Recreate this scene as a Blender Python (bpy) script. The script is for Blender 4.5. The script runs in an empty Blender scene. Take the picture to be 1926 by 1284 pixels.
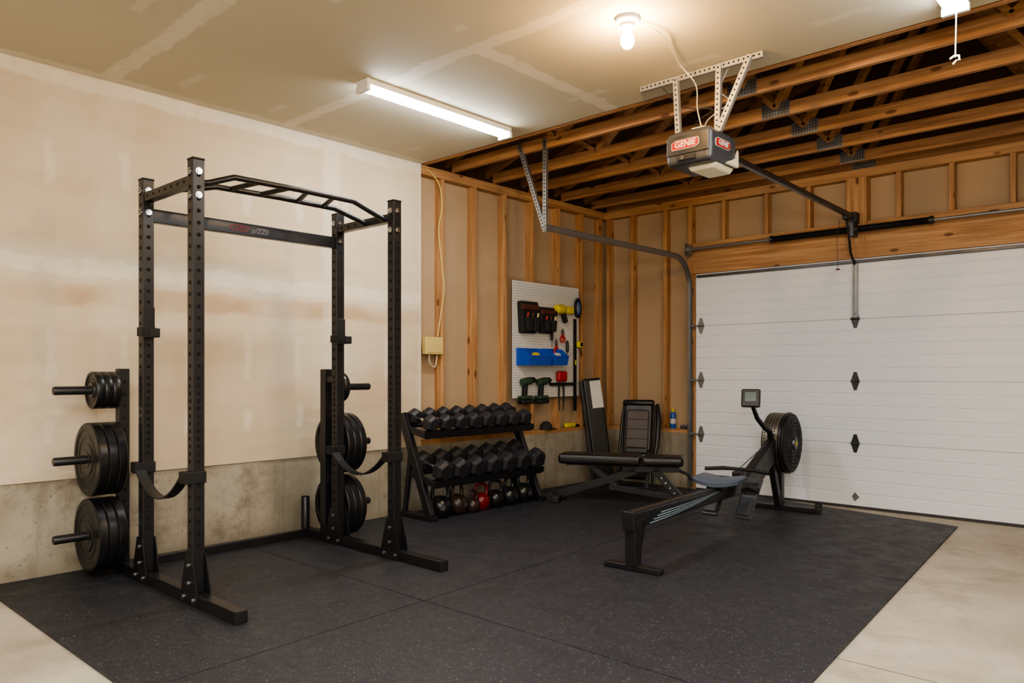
import bpy, bmesh, math, random
from mathutils import Matrix, Vector
random.seed(7)
V = Vector; PI = math.pi
C = bpy.context.scene.collection
H = 1.18; F = 1428.0; CX = 4.94
def s2l(c): return tuple((x/12.92 if x <= .04045 else ((x+.055)/1.055)**2.4) for x in [k/255 for k in c])

# ---------------------------------------------------------------- materials
class NT:
    def __init__(s, name):
        s.m = bpy.data.materials.new(name); s.m.use_nodes = True
        s.t = s.m.node_tree; s.n = s.t.nodes; s.l = s.t.links
        s.b = s.n['Principled BSDF']; s.co = s.n.new('ShaderNodeTexCoord').outputs['Object']
    def put(s, sock, v):
        if isinstance(v, bpy.types.NodeSocket): s.l.new(v, sock)
        else: sock.default_value = v
    def math(s, op, a, b=0.0, c=None):
        n = s.n.new('ShaderNodeMath'); n.operation = op
        s.put(n.inputs[0], a); s.put(n.inputs[1], b)
        if c is not None: s.put(n.inputs[2], c)
        return n.outputs[0]
    def noise(s, scale, detail=4, rough=.55, vec=None):
        n = s.n.new('ShaderNodeTexNoise'); n.inputs['Scale'].default_value = scale
        n.inputs['Detail'].default_value = detail; n.inputs['Roughness'].default_value = rough
        s.l.new(vec if vec else s.co, n.inputs['Vector']); return n.outputs['Fac']
    def mapping(s, scale, vec=None):
        n = s.n.new('ShaderNodeMapping'); n.inputs['Scale'].default_value = scale
        s.l.new(vec if vec else s.co, n.inputs['Vector']); return n.outputs[0]
    def xyz(s):
        n = s.n.new('ShaderNodeSeparateXYZ'); s.l.new(s.co, n.inputs[0]); return n.outputs
    def rng(s, v, a, b, c=0., d=1.):
        n = s.n.new('ShaderNodeMapRange'); n.interpolation_type = 'SMOOTHSTEP'
        s.put(n.inputs[0], v)
        for i, k in enumerate((a, b, c, d)): n.inputs[i+1].default_value = k
        return n.outputs[0]
    def band(s, v, c, hw, soft):
        return s.rng(s.math('ABSOLUTE', s.math('SUBTRACT', v, c)), hw, hw+soft, 1., 0.)
    def mix(s, f, a, b):
        n = s.n.new('ShaderNodeMix'); n.data_type = 'RGBA'
        s.put(n.inputs[0], f)
        for i, k in ((6, a), (7, b)):
            s.put(n.inputs[i], k if isinstance(k, bpy.types.NodeSocket) else (*k, 1))
        return n.outputs[2]
    def bump(s, h, st, dist=.01):
        n = s.n.new('ShaderNodeBump'); n.inputs['Strength'].default_value = st; n.inputs['Distance'].default_value = dist
        s.l.new(h, n.inputs['Height']); s.l.new(n.outputs[0], s.b.inputs['Normal'])
    def out(s, col, rough, metal=0.):
        s.put(s.b.inputs['Base Color'], col if isinstance(col, bpy.types.NodeSocket) else (*col, 1))
        s.put(s.b.inputs['Roughness'], rough); s.b.inputs['Metallic'].default_value = metal
        return s.m

def plain(name, rgb, rough=.5, metal=0., var=.15, scale=12, bump=0., spec=None):
    t = NT(name); c = s2l(rgb)
    n = t.noise(scale)
    col = t.mix(n, tuple(k*(1-var) for k in c), tuple(min(1, k*(1+var)) for k in c))
    if bump: t.bump(t.noise(scale*18, 2), bump, .003)
    if spec is not None: t.b.inputs['Specular IOR Level'].default_value = spec
    return t.out(col, t.rng(n, .2, .8, max(0, rough-.07), min(1, rough+.07)), metal)
def emis(name, rgb, st, base=None):
    t = NT(name); t.b.inputs['Emission Color'].default_value = (*rgb, 1); t.b.inputs['Emission Strength'].default_value = st
    return t.out(base or rgb, .4)

def m_drywall(name, kind):
    t = NT(name); o = t.xyz()
    d1 = t.math('MULTIPLY', t.math('SUBTRACT', t.noise(2.2), .5), .10)
    d2 = t.math('MULTIPLY', t.math('SUBTRACT', t.noise(11, 4, .65), .5), .07)
    dd = t.math('ADD', d1, d2)
    mx = lambda a, b: t.math('MAXIMUM', a, b)
    mul = lambda a, b: t.math('MULTIPLY', a, b)
    cloud = t.noise(1.3, 5)
    streak = t.noise(1.0, 4, .6, t.mapping((1, .9, 9)))
    if kind == 'wall':
        y = t.math('ADD', o[1], dd); z = t.math('ADD', o[2], dd)
        m = t.band(z, 1.80, .035, .04)
        m = mx(m, mul(t.band(z, 1.80, .06, .12), .45))
        m = mx(m, mul(t.band(z, 2.905, .035, .03), .8))
        m = mx(m, mul(t.band(y, 3.33, .05, .05), .6))
        m = mx(m, mul(t.band(y, 4.235, .02, .05), .6))
        m = mx(m, mul(t.band(y, 1.78, .06, .12), .3))
        fr = t.math('ABSOLUTE', t.math('SUBTRACT', t.math('FRACT', t.math('DIVIDE', t.math('SUBTRACT', y, 1.23), .4064)), .5))
        col_ = t.rng(fr, .03, .11, 1., 0.)
        rows = mx(t.band(z, 1.28, .12, .09), mx(t.band(z, 2.42, .10, .08), t.band(z, .85, .05, .05)))
        m = mx(m, mul(mul(col_, rows), .7))
        m = mx(m, mul(t.rng(t.noise(1.1, 5), .47, .66), .4))
        m = mul(m, t.rng(t.noise(9, 6, .7), .25, .6, .5, 1.))
        sm = mul(mx(t.band(z, 1.64, .04, .05), mul(t.band(z, 1.0, .05, .2), .3)), t.rng(t.noise(1.0, 2), .40, .58))
        base = t.mix(cloud, s2l((204, 185, 155)), s2l((218, 201, 173)))
        base = t.mix(mul(t.rng(streak, .42, .7), .35), base, s2l((196, 175, 143)))
        base = t.mix(mul(sm, .65), base, s2l((182, 146, 108)))
        col = t.mix(mul(m, .8), base, s2l((234, 226, 208)))
    else:
        x = t.math('ADD', o[0], dd); y = t.math('ADD', o[1], dd)
        m = mx(t.band(y, 2.93, .04, .02), t.band(y, 1.73, .045, .02))
        m = mx(m, t.band(y, .53, .045, .02))
        m = mx(m, mul(t.band(x, 2.0, .04, .02), t.rng(y, 2.88, 2.95)))
        m = mx(m, mul(t.band(x, .03, .05, .04), .9))
        m = mx(m, mul(t.band(x, 3.2, .04, .02), t.rng(y, 2.88, 2.95, 1., 0.)))
        fr = t.math('ABSOLUTE', t.math('SUBTRACT', t.math('FRACT', t.math('DIVIDE', y, .6)), .5))
        fx = t.math('ABSOLUTE', t.math('SUBTRACT', t.math('FRACT', t.math('DIVIDE', x, .8)), .5))
        m = mx(m, mul(mul(t.rng(fr, .03, .07, 1., 0.), t.rng(fx, .15, .2, 1., 0.)), mul(t.rng(t.noise(1.7, 1), .48, .52), .6)))
        m = mul(m, t.rng(t.noise(9, 6, .7), .25, .6, .5, 1.))
        base = t.mix(cloud, s2l((186, 177, 153)), s2l((199, 190, 167)))
        col = t.mix(mul(m, .65), base, s2l((226, 218, 200)))
    t.bump(t.noise(30, 3), .08, .004)
    return t.out(col, .75)

def m_concrete(name, a, b, st, joint=False, stain=.5, speck=.35):
    t = NT(name); o = t.xyz()
    n1 = t.noise(1.6, 8, .65); n2 = t.noise(14, 6, .7)
    col = t.mix(t.rng(n1, .35, .65), s2l(a), s2l(b))
    col = t.mix(t.math('MULTIPLY', t.rng(t.noise(2.4, 8, .72), .5, .66), stain), col, s2l(st))
    col = t.mix(t.math('MULTIPLY', t.rng(n2, .54, .75), stain*.6), col, s2l(st))
    col = t.mix(t.math('MULTIPLY', t.rng(t.noise(38, 3), .64, .69), speck), col, s2l(tuple(k*.6 for k in st)))
    if joint: col = t.mix(t.math('MULTIPLY', t.band(o[1], 3.22, .003, .003), .8), col, s2l((90, 82, 72)))
    else:
        run = t.noise(1.0, 5, .6, t.mapping((7, 7, .8)))
        col = t.mix(t.math('MULTIPLY', t.rng(run, .52, .68), .35), col, s2l(st))
        col = t.mix(t.math('MULTIPLY', t.rng(t.math('ADD', o[2], t.math('MULTIPLY', n1, .25)), .12, .26, 1., 0.), .4), col, s2l(st))
    t.bump(n2, .3, .006)
    return t.out(col, t.rng(n2, .3, .7, .5, .8))

def m_wood(name, axis, a=(204, 160, 112), b=(166, 118, 74)):
    t = NT(name); sc = [30, 30, 30]; sc[axis] = 1.2
    v = t.mapping(sc); n = t.noise(1.0, 6, .65, v)
    big = t.noise(1.3, 2)
    col = t.mix(t.rng(n, .36, .62), s2l(a), s2l(b))
    col = t.mix(t.math('MULTIPLY', t.rng(big, .4, .65), .5), col, s2l(tuple(k*.8 for k in a)))
    vo = t.n.new('ShaderNodeTexVoronoi'); sk = [9, 9, 9]; sk[axis] = 3.5
    t.l.new(t.mapping(sk), vo.inputs['Vector'])
    vo.inputs['Scale'].default_value = 1
    col = t.mix(t.rng(vo.outputs['Distance'], .09, .17, .9, 0.), col, s2l((98, 60, 34)))
    t.bump(n, .12, .003)
    return t.out(col, .6)

def m_pegboard():
    t = NT('pegboard white'); o = t.xyz()
    f = lambda k: t.math('SUBTRACT', t.math('FRACT', t.math('DIVIDE', k, .0254)), .5)
    r = t.math('SQRT', t.math('ADD', t.math('POWER', f(o[1]), 2.), t.math('POWER', f(o[2]), 2.)))
    return t.out(t.mix(t.rng(r, .15, .2, .85, 0.), s2l((222, 220, 214)), s2l((70, 66, 60))), .5)

def m_rubber():
    t = NT('black rubber mat')
    n1 = t.noise(1.2, 4, .6); n2 = t.noise(70, 3)
    col = t.mix(n1, s2l((37, 38, 43)), s2l((43, 44, 50)))
    col = t.mix(t.math('MULTIPLY', t.rng(t.noise(3.5, 9, .8), .62, .74), .22), col, s2l((84, 86, 92)))
    col = t.mix(t.math('MULTIPLY', t.rng(t.noise(120, 1), .66, .71), .7), col, s2l((112, 114, 120)))
    t.bump(n2, .3, .002)
    return t.out(col, t.rng(t.noise(6, 8, .75), .35, .65, .48, .64))

M = dict(
 dry=m_drywall('wall drywall', 'wall'), ceil=m_drywall('ceiling drywall', 'ceiling'),
 curb=m_concrete('curb concrete', (178, 170, 152), (150, 142, 124), (104, 92, 72), stain=.55, speck=.5),
 floor=m_concrete('floor concrete', (192, 183, 167), (170, 160, 143), (142, 129, 109), True, .45, .2),
 woodz=m_wood('stud pine', 2), woodx=m_wood('pine along x', 0), woody=m_wood('pine along y', 1),
 truss=m_wood('truss pine', 0, (190, 142, 96), (146, 100, 62)),
 sheath=plain('bay backing', (178, 154, 124), .85, var=.14, scale=2.5),
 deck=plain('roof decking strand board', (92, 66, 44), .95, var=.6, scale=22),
 door=plain('door white', (234, 236, 240), .42, var=.02, scale=2),
 rub=m_rubber(), peg=m_pegboard(),
 rackm=plain('rack black steel', (31, 31, 34), .34, var=.1), hole=plain('hole black', (4, 4, 4), .9),
 black=plain('black plastic', (27, 27, 30), .4), matte=plain('matte black', (21, 21, 23), .62),
 bump_r=plain('bumper rubber', (26, 26, 28), .32, var=.12, scale=20),
 hexr=plain('hex rubber', (38, 39, 43), .44, var=.12, scale=20, bump=.15),
 vinyl=plain('black vinyl', (31, 29, 30), .38, var=.1, bump=.1),
 brown=plain('brown grey vinyl', (72, 61, 56), .48, bump=.1),
 chrome=plain('chrome', (205, 205, 205), .2, 1., .03), zinc=plain('galvanised steel', (158, 160, 161), .42, .85, .14),
 zincd=plain('dull strut steel', (158, 157, 152), .5, .6, .12),
 steel=plain('grey steel', (86, 86, 89), .35, .8),
 white=plain('white enamel', (235, 233, 228), .4, var=.02), cream=plain('cream plastic', (218, 208, 182), .35, var=.03),
 tube=emis('lit diffuser', (.98, .99, 1.), 88), bulb=emis('lit bulb', (1., .60, .24), 850),
 lens=emis('opener lens', (1., .86, .58), .08, s2l((214, 202, 168))),
 grey=plain('grey plastic', (62, 64, 68), .36), seat=plain('seat grey blue', (84, 93, 107), .45),
 red=plain('red', (178, 28, 32), .35), redd=plain('logo red', (158, 36, 34), .4, var=.03), redm=plain('muted logo red', (112, 30, 30), .45),
 greym=plain('muted logo grey', (98, 98, 100), .45), kred=plain('kettlebell red', (112, 12, 22), .28),
 brz=plain('bronze black', (48, 36, 31), .3), kbl=plain('kettlebell black', (27, 27, 29), .25),
 blue=plain('bin blue', (26, 78, 184), .4), blue2=plain('can blue', (44, 92, 170), .35), yellow=plain('yellow', (208, 190, 40), .45),
 ycab=plain('cable yellow', (212, 192, 120), .5), green=plain('drill green', (46, 70, 50), .45),
 rail=plain('dark aluminium rail', (42, 44, 49), .3, .4), swoosh=plain('pale blue stripe', (150, 174, 190), .35),
 screen=plain('lcd', (66, 80, 74), .25), leather=plain('tool belt brown', (84, 42, 32), .7), cloth=plain('tool belt black', (34, 32, 32), .8),
 seal=plain('rubber seal', (60, 60, 60), .7), drum=plain('perforated silver', (126, 120, 110), .42, .7),
 cork=plain('paper white', (206, 202, 192), .7),
)

# ---------------------------------------------------------------- mesh builder
class MB:
    def __init__(s): s.bm = bmesh.new(); s.bv = False
    def poly(s, vs, fs, mi=0, bev=0, seg=2):
        v = [s.bm.verts.new(p) for p in vs]; out = []
        for f in fs:
            try: g = s.bm.faces.new([v[i] for i in f]); g.material_index = mi; out.append(g)
            except ValueError: pass
        if bev:
            s.bv = True
            es = list({e for f in out for e in f.edges})
            bmesh.ops.bevel(s.bm, geom=es, offset=bev, segments=seg, affect='EDGES', profile=.5)
        return s
    def box(s, x0, x1, y0, y1, z0, z1, mi=0, bev=0, Mx=None, seg=2):
        vs = [V((x, y, z)) for x in (x0, x1) for y in (y0, y1) for z in (z0, z1)]
        if Mx is not None: vs = [Mx @ v for v in vs]
        return s.poly(vs, [(0, 1, 3, 2), (4, 6, 7, 5), (0, 4, 5, 1), (2, 3, 7, 6), (0, 2, 6, 4), (1, 5, 7, 3)], mi, bev, seg)
    def beam(s, p0, p1, w, h, up=(0, 0, 1), mi=0, bev=0):
        p0, p1 = V(p0), V(p1); t = (p1-p0); L = t.length; t.normalize()
        sd = t.cross(V(up)).normalized(); u = sd.cross(t)
        Mx = Matrix((( t.x, sd.x, u.x, p0.x), (t.y, sd.y, u.y, p0.y), (t.z, sd.z, u.z, p0.z), (0, 0, 0, 1)))
        return s.box(0, L, -w/2, w/2, -h/2, h/2, mi, bev, Mx)
    def tube(s, pts, r, seg=8, mi=0):
        pts = [V(p) for p in pts]; n = len(pts); rr = r if isinstance(r, (list, tuple)) else [r]*n
        t0 = (pts[1]-pts[0]).normalized(); ref = V((0, 0, 1)) if abs(t0.z) < .9 else V((1, 0, 0))
        sd = t0.cross(ref).normalized(); vs = []
        for i, p in enumerate(pts):
            t = (pts[min(i+1, n-1)]-pts[max(i-1, 0)]).normalized()
            sd = (sd-t*sd.dot(t)).normalized(); u = t.cross(sd)
            for k in range(seg):
                a = 2*PI*k/seg; vs.append(p+(sd*math.cos(a)+u*math.sin(a))*rr[i])
        fs = [(i*seg+k, i*seg+(k+1) % seg, (i+1)*seg+(k+1) % seg, (i+1)*seg+k) for i in range(n-1) for k in range(seg)]
        fs += [tuple(range(seg)), tuple((n-1)*seg+k for k in reversed(range(seg)))]
        return s.poly(vs, fs, mi)
    def cyl(s, p0, p1, r0, r1=None, seg=16, mi=0): return s.tube([p0, p1], [r0, r0 if r1 is None else r1], seg, mi)
    def lathe(s, prof, org=(0, 0, 0), axis=(0, 0, 1), seg=24, mi=0):
        org = V(org); ax = V(axis).normalized(); ref = V((0, 0, 1)) if abs(ax.z) < .9 else V((1, 0, 0))
        a1 = ax.cross(ref).normalized(); a2 = ax.cross(a1); vs = []; fs = []
        for r, h in prof:
            for k in range(seg):
                a = 2*PI*k/seg; vs.append(org+ax*h+(a1*math.cos(a)+a2*math.sin(a))*max(r, 1e-4))
        for i in range(len(prof)-1):
            for k in range(seg): fs.append((i*seg+k, i*seg+(k+1) % seg, (i+1)*seg+(k+1) % seg, (i+1)*seg+k))
        fs += [tuple(range(seg)), tuple((len(prof)-1)*seg+k for k in range(seg))]
        return s.poly(vs, fs, mi)
    def prism(s, pts, vec, mi=0, bev=0):
        n = len(pts); vs = [V(p) for p in pts]+[V(p)+V(vec) for p in pts]
        fs = [tuple(range(n)), tuple(reversed(range(n, 2*n)))]+[(i, (i+1) % n, n+(i+1) % n, n+i) for i in range(n)]
        return s.poly(vs, fs, mi, bev)
    def sweep(s, prof, path, side, mi=0, closed=True):
        path = [V(p) for p in path]; side = V(side).normalized(); n = len(path); m = len(prof); vs = []
        for i, p in enumerate(path):
            t = (path[min(i+1, n-1)]-path[max(i-1, 0)]).normalized(); nn = t.cross(side).normalized()
            for a, b in prof: vs.append(p+side*a+nn*b)
        fs = [(i*m+k, i*m+(k+1) % m, (i+1)*m+(k+1) % m, (i+1)*m+k) for i in range(n-1) for k in range(m)]
        fs += [tuple(range(m)), tuple((n-1)*m+k for k in reversed(range(m)))]
        return s.poly(vs, fs, mi)
    def build(s, name, mats, parent=None, w=False, Mx=None, sharp=.8):
        bm = s.bm
        bmesh.ops.remove_doubles(bm, verts=bm.verts[:], dist=1e-6)
        bmesh.ops.recalc_face_normals(bm, faces=bm.faces[:])
        if Mx is not None: bm.transform(Mx)
        if w and parent is not None:
            T = parent.matrix_basis.copy(); q = parent.parent
            while q: T = q.matrix_basis @ T; q = q.parent
            T.translation.z = 0; bm.transform(T.inverted())
        for f in bm.faces: f.smooth = True
        for e in bm.edges:
            if len(e.link_faces) != 2 or e.calc_face_angle(0) > sharp: e.smooth = False
        me = bpy.data.meshes.new(name); bm.to_mesh(me); bm.free()
        for m in (mats if isinstance(mats, (list, tuple)) else [mats]): me.materials.append(M[m])
        o = bpy.data.objects.new(name, me); C.objects.link(o)
        if s.bv:
            wn = o.modifiers.new('wn', 'WEIGHTED_NORMAL'); wn.keep_sharp = True; wn.weight = 80
        if parent is not None: o.parent = parent
        return o

def tag(o, label, cat, group=None, kind=None):
    o['label'] = label; o['category'] = cat
    if group: o['group'] = group
    if kind: o['kind'] = kind
    return o
def thing(name, label, cat, loc, rz=0, group=None, kind=None):
    o = bpy.data.objects.new(name, None); C.objects.link(o); o.empty_display_size = .05
    o.location = loc; o.rotation_euler = (0, 0, rz); return tag(o, label, cat, group, kind)
def dup(root, loc, label, scale=None):
    r = root.copy(); C.objects.link(r); r.location = loc; r['label'] = label
    if scale: r.scale = scale
    for ch in root.children:
        c = ch.copy(); C.objects.link(c); c.parent = r
        for g in ch.children: d = g.copy(); C.objects.link(d); d.parent = c
    return r
def lettering(s, size, org, xdir, ydir, mat, parent, name='lettering', w=True, shear=0):
    cu = bpy.data.curves.new('t', 'FONT'); cu.body = s; cu.size = size; cu.extrude = .0008; cu.align_x = 'CENTER'; cu.align_y = 'CENTER'; cu.shear = shear; cu.offset = size*.02
    ob = bpy.data.objects.new('t', cu); C.objects.link(ob)
    me = bpy.data.meshes.new_from_object(ob); bpy.data.objects.remove(ob)
    x, y = V(xdir).normalized(), V(ydir).normalized(); z = x.cross(y); o = V(org)
    Mx = Matrix(((x.x, y.x, z.x, o.x), (x.y, y.y, z.y, o.y), (x.z, y.z, z.z, o.z), (0, 0, 0, 1)))
    if w and parent:
        T = parent.matrix_basis.copy(); q = parent.parent
        while q: T = q.matrix_basis @ T; q = q.parent
        T.translation.z = 0; Mx = T.inverted() @ Mx
    me.transform(Mx); me.materials.clear(); me.materials.append(M[mat])
    t = bpy.data.objects.new(name, me); C.objects.link(t); t.parent = parent; return t
def wl(u, v):                    # point of the left wall seen at a photo pixel
    a = (u-963)/F; d = CX/(.6756-.7373*a); return d*(.7373+.6756*a), H+(700-v)*d/F

YF = 6.92; ZC = 2.95; XR = 6.7; YB = -2.2; ED = 4.233; CB = .56
# ---------------------------------------------------------------- room shell
fl = MB().box(-.15, XR+.1, YB-.1, YF+.25, -.12, 0).build('floor', 'floor'); tag(fl, 'bare stained concrete garage floor around the black mats', 'floor', kind='structure')
wL = MB().box(0, .013, YB, ED, CB-.005, ZC-.001).build('wall_left', 'dry'); tag(wL, 'unpainted taped drywall and open pine studs above a concrete curb on the left', 'wall', kind='structure')
MB().box(-.2, 0, YB, YF, 0, CB, bev=.004).build('concrete_curb', 'curb', wL)
MB().box(-.12, -.09, YB, YF+.12, CB, ZC).build('backing', 'sheath', wL)
for y in [4.215, 4.495, 4.895, 5.30, 5.705, 6.11, 6.515, 6.86]:
    MB().box(-.089, 0, y-.019, y+.019, CB+.039, ZC-.077, bev=.002).build('stud', 'woodz', wL)
MB().box(-.089, 0, 4.15, YF+.089, ZC-.076, ZC, bev=.002).build('top_plate', 'woody', wL)
MB().box(-.089, 0, 4.15, YF, CB, CB+.038, bev=.002).build('bottom_plate', 'woody', wL)

wb = MB(); wb.box(-.12, 1.147, YF+.09, YF+.12, 0, ZC); wb.box(1.147, 4.22, YF+.09, YF+.12, 2.17, ZC); wb.box(4.22, XR, YF+.09, YF+.12, 0, ZC)
wF = wb.build('wall_front', 'sheath'); tag(wF, 'open stud wall framing the white garage door', 'wall', kind='structure')
MB().box(0, 1.03, YF, YF+.09, 0, CB, bev=.004).build('concrete_curb', 'curb', wF)
MB().box(0.002, 1.03, YF, YF+.09, CB, CB+.038, bev=.002).build('bottom_plate', 'woodx', wF)
for x in [.04, .352, .76, 1.055]:
    MB().box(x-.019, x+.019, YF, YF+.089, CB+.039 if x < 1.03 else 0, ZC-.077, bev=.002).build('stud', 'woodz', wF)
MB().box(1.078, 1.147, YF-.01, YF+.089, 0, 2.17, bev=.002).build('door_jamb', 'woodz', wF)
MB().box(4.22, 4.30, YF-.01, YF+.089, 0, 2.17, bev=.002).build('door_jamb', 'woodz', wF)
MB().box(1.078, 4.32, YF-.02, YF+.089, 2.172, 2.45, bev=.003).build('header_beam', 'woodx', wF)
MB().box(1.078, 4.32, YF, YF+.089, 2.451, 2.489, bev=.002).build('sill_plate', 'woodx', wF)
for x in [1.42, 1.855, 2.257, 3.018, 3.415, 3.833, 4.23]:
    MB().box(x-.019, x+.019, YF, YF+.089, 2.49, ZC-.077, bev=.002).build('stud', 'woodz', wF)
MB().box(2.60, 2.77, YF-.025, YF+.089, 2.30, ZC-.077, bev=.003).build('opener_mounting_board', 'woodz', wF)
for x in [4.6, 5.0, 5.4, 5.8, 6.2, 6.6]:
    MB().box(x-.019, x+.019, YF, YF+.089, 0, ZC-.077, bev=.002).build('stud', 'woodz', wF)
MB().box(0, XR, YF-.002, YF+.089, ZC-.076, ZC, bev=.002).build('top_plate', 'woodx', wF)
wR = MB().box(XR, XR+.1, YB, YF+.1, 0, ZC+.2).build('wall_right', 'dry'); tag(wR, 'plain drywall wall closing the garage on the right', 'wall', kind='structure')
wB = MB().box(-.1, XR+.1, YB-.1, YB, 0, ZC+.2).build('wall_back', 'dry'); tag(wB, 'plain drywall wall behind the camera', 'wall', kind='structure')

ce = MB().box(0, XR, YB, ED, ZC, ZC+.013).build('ceiling', 'ceil'); tag(ce, 'taped drywall ceiling ending at open wooden roof trusses', 'ceiling', kind='structure')
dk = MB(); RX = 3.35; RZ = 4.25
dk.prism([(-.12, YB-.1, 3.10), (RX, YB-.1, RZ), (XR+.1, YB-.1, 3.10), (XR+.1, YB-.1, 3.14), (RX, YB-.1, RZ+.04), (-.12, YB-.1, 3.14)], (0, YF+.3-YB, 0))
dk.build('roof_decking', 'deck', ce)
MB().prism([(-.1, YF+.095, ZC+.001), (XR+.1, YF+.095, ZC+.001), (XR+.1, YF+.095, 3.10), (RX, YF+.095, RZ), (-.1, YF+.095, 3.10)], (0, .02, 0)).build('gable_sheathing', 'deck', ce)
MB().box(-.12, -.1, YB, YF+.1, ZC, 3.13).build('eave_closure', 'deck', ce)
def tz(x): return 3.10+(RZ-3.10)*(x+.12)/(RX+.12)-.05 if x <= RX else 3.10+(RZ-3.10)*(XR+.1-x)/(XR+.1-RX)-.05
for y in [4.28, 4.62, 5.14, 5.65, 6.16, 6.68, 6.97]:
    t = MB().box(0.0, XR, y-.019, y+.019, ZC+.001, ZC+.09, bev=.002).build('truss_bottom_chord', 'truss', ce)
    tc = MB(); tc.beam((-.1, y, tz(-.1)), (RX, y, tz(RX)), .038, .09); tc.beam((RX, y, tz(RX)), (XR+.1, y, tz(XR+.1)), .038, .09)
    tc.build('top_chord', 'truss', t)
    for a, b in [(1.2, .75), (1.2, 2.0), (2.73, 2.0), (2.73, 3.35), (4.2, 3.35), (4.2, 5.0), (5.5, 5.0)]:
        MB().beam((a, y, ZC+.06), (b, y, tz(b)), .036, .085, (0, 1, 0)).build('web', 'truss', t)
    if y > 4.5:
        x = 2.73
        p = MB().box(x-.10, x+.10, y-.0225, y-.0195, ZC+.002, ZC+.10)
        for i in range(9):
            for k in range(4): p.box(x-.088+i*.021, x-.08+i*.021, y-.0232, y-.0224, ZC+.012+k*.022, ZC+.024+k*.022, 1)
        p.build('nail_plate', ['zinc', 'grey'], t)

# ---------------------------------------------------------------- garage door
D0, D1 = 1.147, 4.22; DY = 6.875
dr = thing('door_1', 'white ribbed sectional garage door, closed', 'garage door', (2.684, 6.89, 0), kind='structure')
zs = [.02, .563, 1.104, 1.644, 2.165]
for i in range(4):
    z0, z1 = zs[i]+.0008, zs[i+1]-.0008; pr = [(D0+.002, 6.915, z0), (D0+.002, DY+.005, z0), (D0+.002, DY, z0+.004)]; st = (z1-z0)/5
    for k in range(1, 5):
        zc = z0+k*st; pr += [(D0+.002, DY, zc-.009), (D0+.002, DY+.006, zc-.004), (D0+.002, DY+.006, zc+.002), (D0+.002, DY, zc+.007)]
    pr += [(D0+.002, DY, z1-.004), (D0+.002, DY+.005, z1), (D0+.002, 6.915, z1)]
    MB().prism(pr, (D1-D0-.004, 0, 0)).build('door_section', 'door', dr, w=True, sharp=.3)
MB().box(D0, D1, 6.87, 6.915, 0, .02).build('bottom_seal', 'seal', dr, w=True)
MB().box(D0+.02, D1-.02, 6.845, 6.874, 2.125, 2.15, bev=.003).build('top_strut', 'steel', dr, w=True)
for x in (1.205, 2.684, 4.16):
    for z in (.563, 1.104, 1.644):
        h = MB().prism([(x-.012, DY-.004, z+.08), (x-.034, DY-.004, z+.01), (x-.034, DY-.004, z-.01), (x-.012, DY-.004, z-.08), (x+.012, DY-.004, z-.08), (x+.034, DY-.004, z-.01), (x+.034, DY-.004, z+.01), (x+.012, DY-.004, z+.08)], (0, .0035, 0))
        h.cyl((x-.038, DY-.008, z), (x+.038, DY-.008, z), .008, seg=8)
        if x != 2.684:
            s_ = -1 if x < 2 else 1; h.cyl((x, DY-.03, z), (x+s_*.09, DY-.03, z), .006, seg=8); h.cyl((x+s_*.07, DY-.03, z), (x+s_*.095, DY-.03, z), .02)
        for dz in (-.045, .045): h.cyl((x, DY-.008, z+dz), (x, DY-.003, z+dz), .007, seg=6)
        h.build('hinge', 'steel' if x == 2.684 else 'zinc', dr, w=True)
br = MB(); br.box(2.665, 2.675, 6.845, DY-.001, 1.66, 2.12); br.box(2.695, 2.705, 6.845, DY-.001, 1.66, 2.12); br.box(2.66, 2.71, 6.868, DY-.001, 1.655, 2.12)
br.build('operator_bracket', 'zinc', dr, w=True)
MB().prism([(2.68, DY-.004, .14), (2.655, DY-.004, .10), (2.68, DY-.004, .06), (2.72, DY-.004, .10)], (0, .0035, 0)).build('lift_handle', 'zinc', dr, w=True)

# spring shaft
SY = 6.81; SZ = 2.41
sp = thing('torsion_spring', 'steel spring shaft with black torsion springs across the header above the garage door', 'garage door spring', (2.684, SY, SZ))
TM = Matrix.Translation((-2.684, -SY, -SZ))
MB().cyl((1.06, SY, SZ), (4.3, SY, SZ), .0127).build('shaft', 'zinc', sp, Mx=TM)
for a, b in ((1.98, 2.64), (2.73, 3.28)):
    n = int((b-a)/.010); pts = [(a+(b-a)*i/(n*8), SY+.025*math.cos(2*PI*i/8), SZ+.025*math.sin(2*PI*i/8)) for i in range(n*8+1)]
    MB().tube(pts, .0052, 5).build('spring_coil', 'black', sp, Mx=TM)
    for x in (a-.03, b): MB().lathe([(.02, 0), (.034, .002), (.034, .03), (.02, .035)], (x, SY, SZ), (1, 0, 0)).build('spring_cone', 'steel', sp, Mx=TM)
pl = MB(); pl.box(2.665, 2.70, SY-.03, YF-.027, 2.35, 2.47, bev=.003); pl.build('center_bearing_plate', 'steel', sp, Mx=TM)
for x in (1.09, 4.28):
    MB().lathe([(.02, 0), (.05, .002), (.05, .008), (.04, .012), (.04, .03), (.05, .034), (.05, .04), (.02, .042)], (x, SY, SZ), (1, 0, 0)).build('cable_drum', 'zinc', sp, Mx=TM)
    MB().box(x-.012, x-.006, SY-.04, YF-.021, SZ-.06, SZ+.06).build('end_bearing_plate', 'zinc', sp, Mx=TM)

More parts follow.
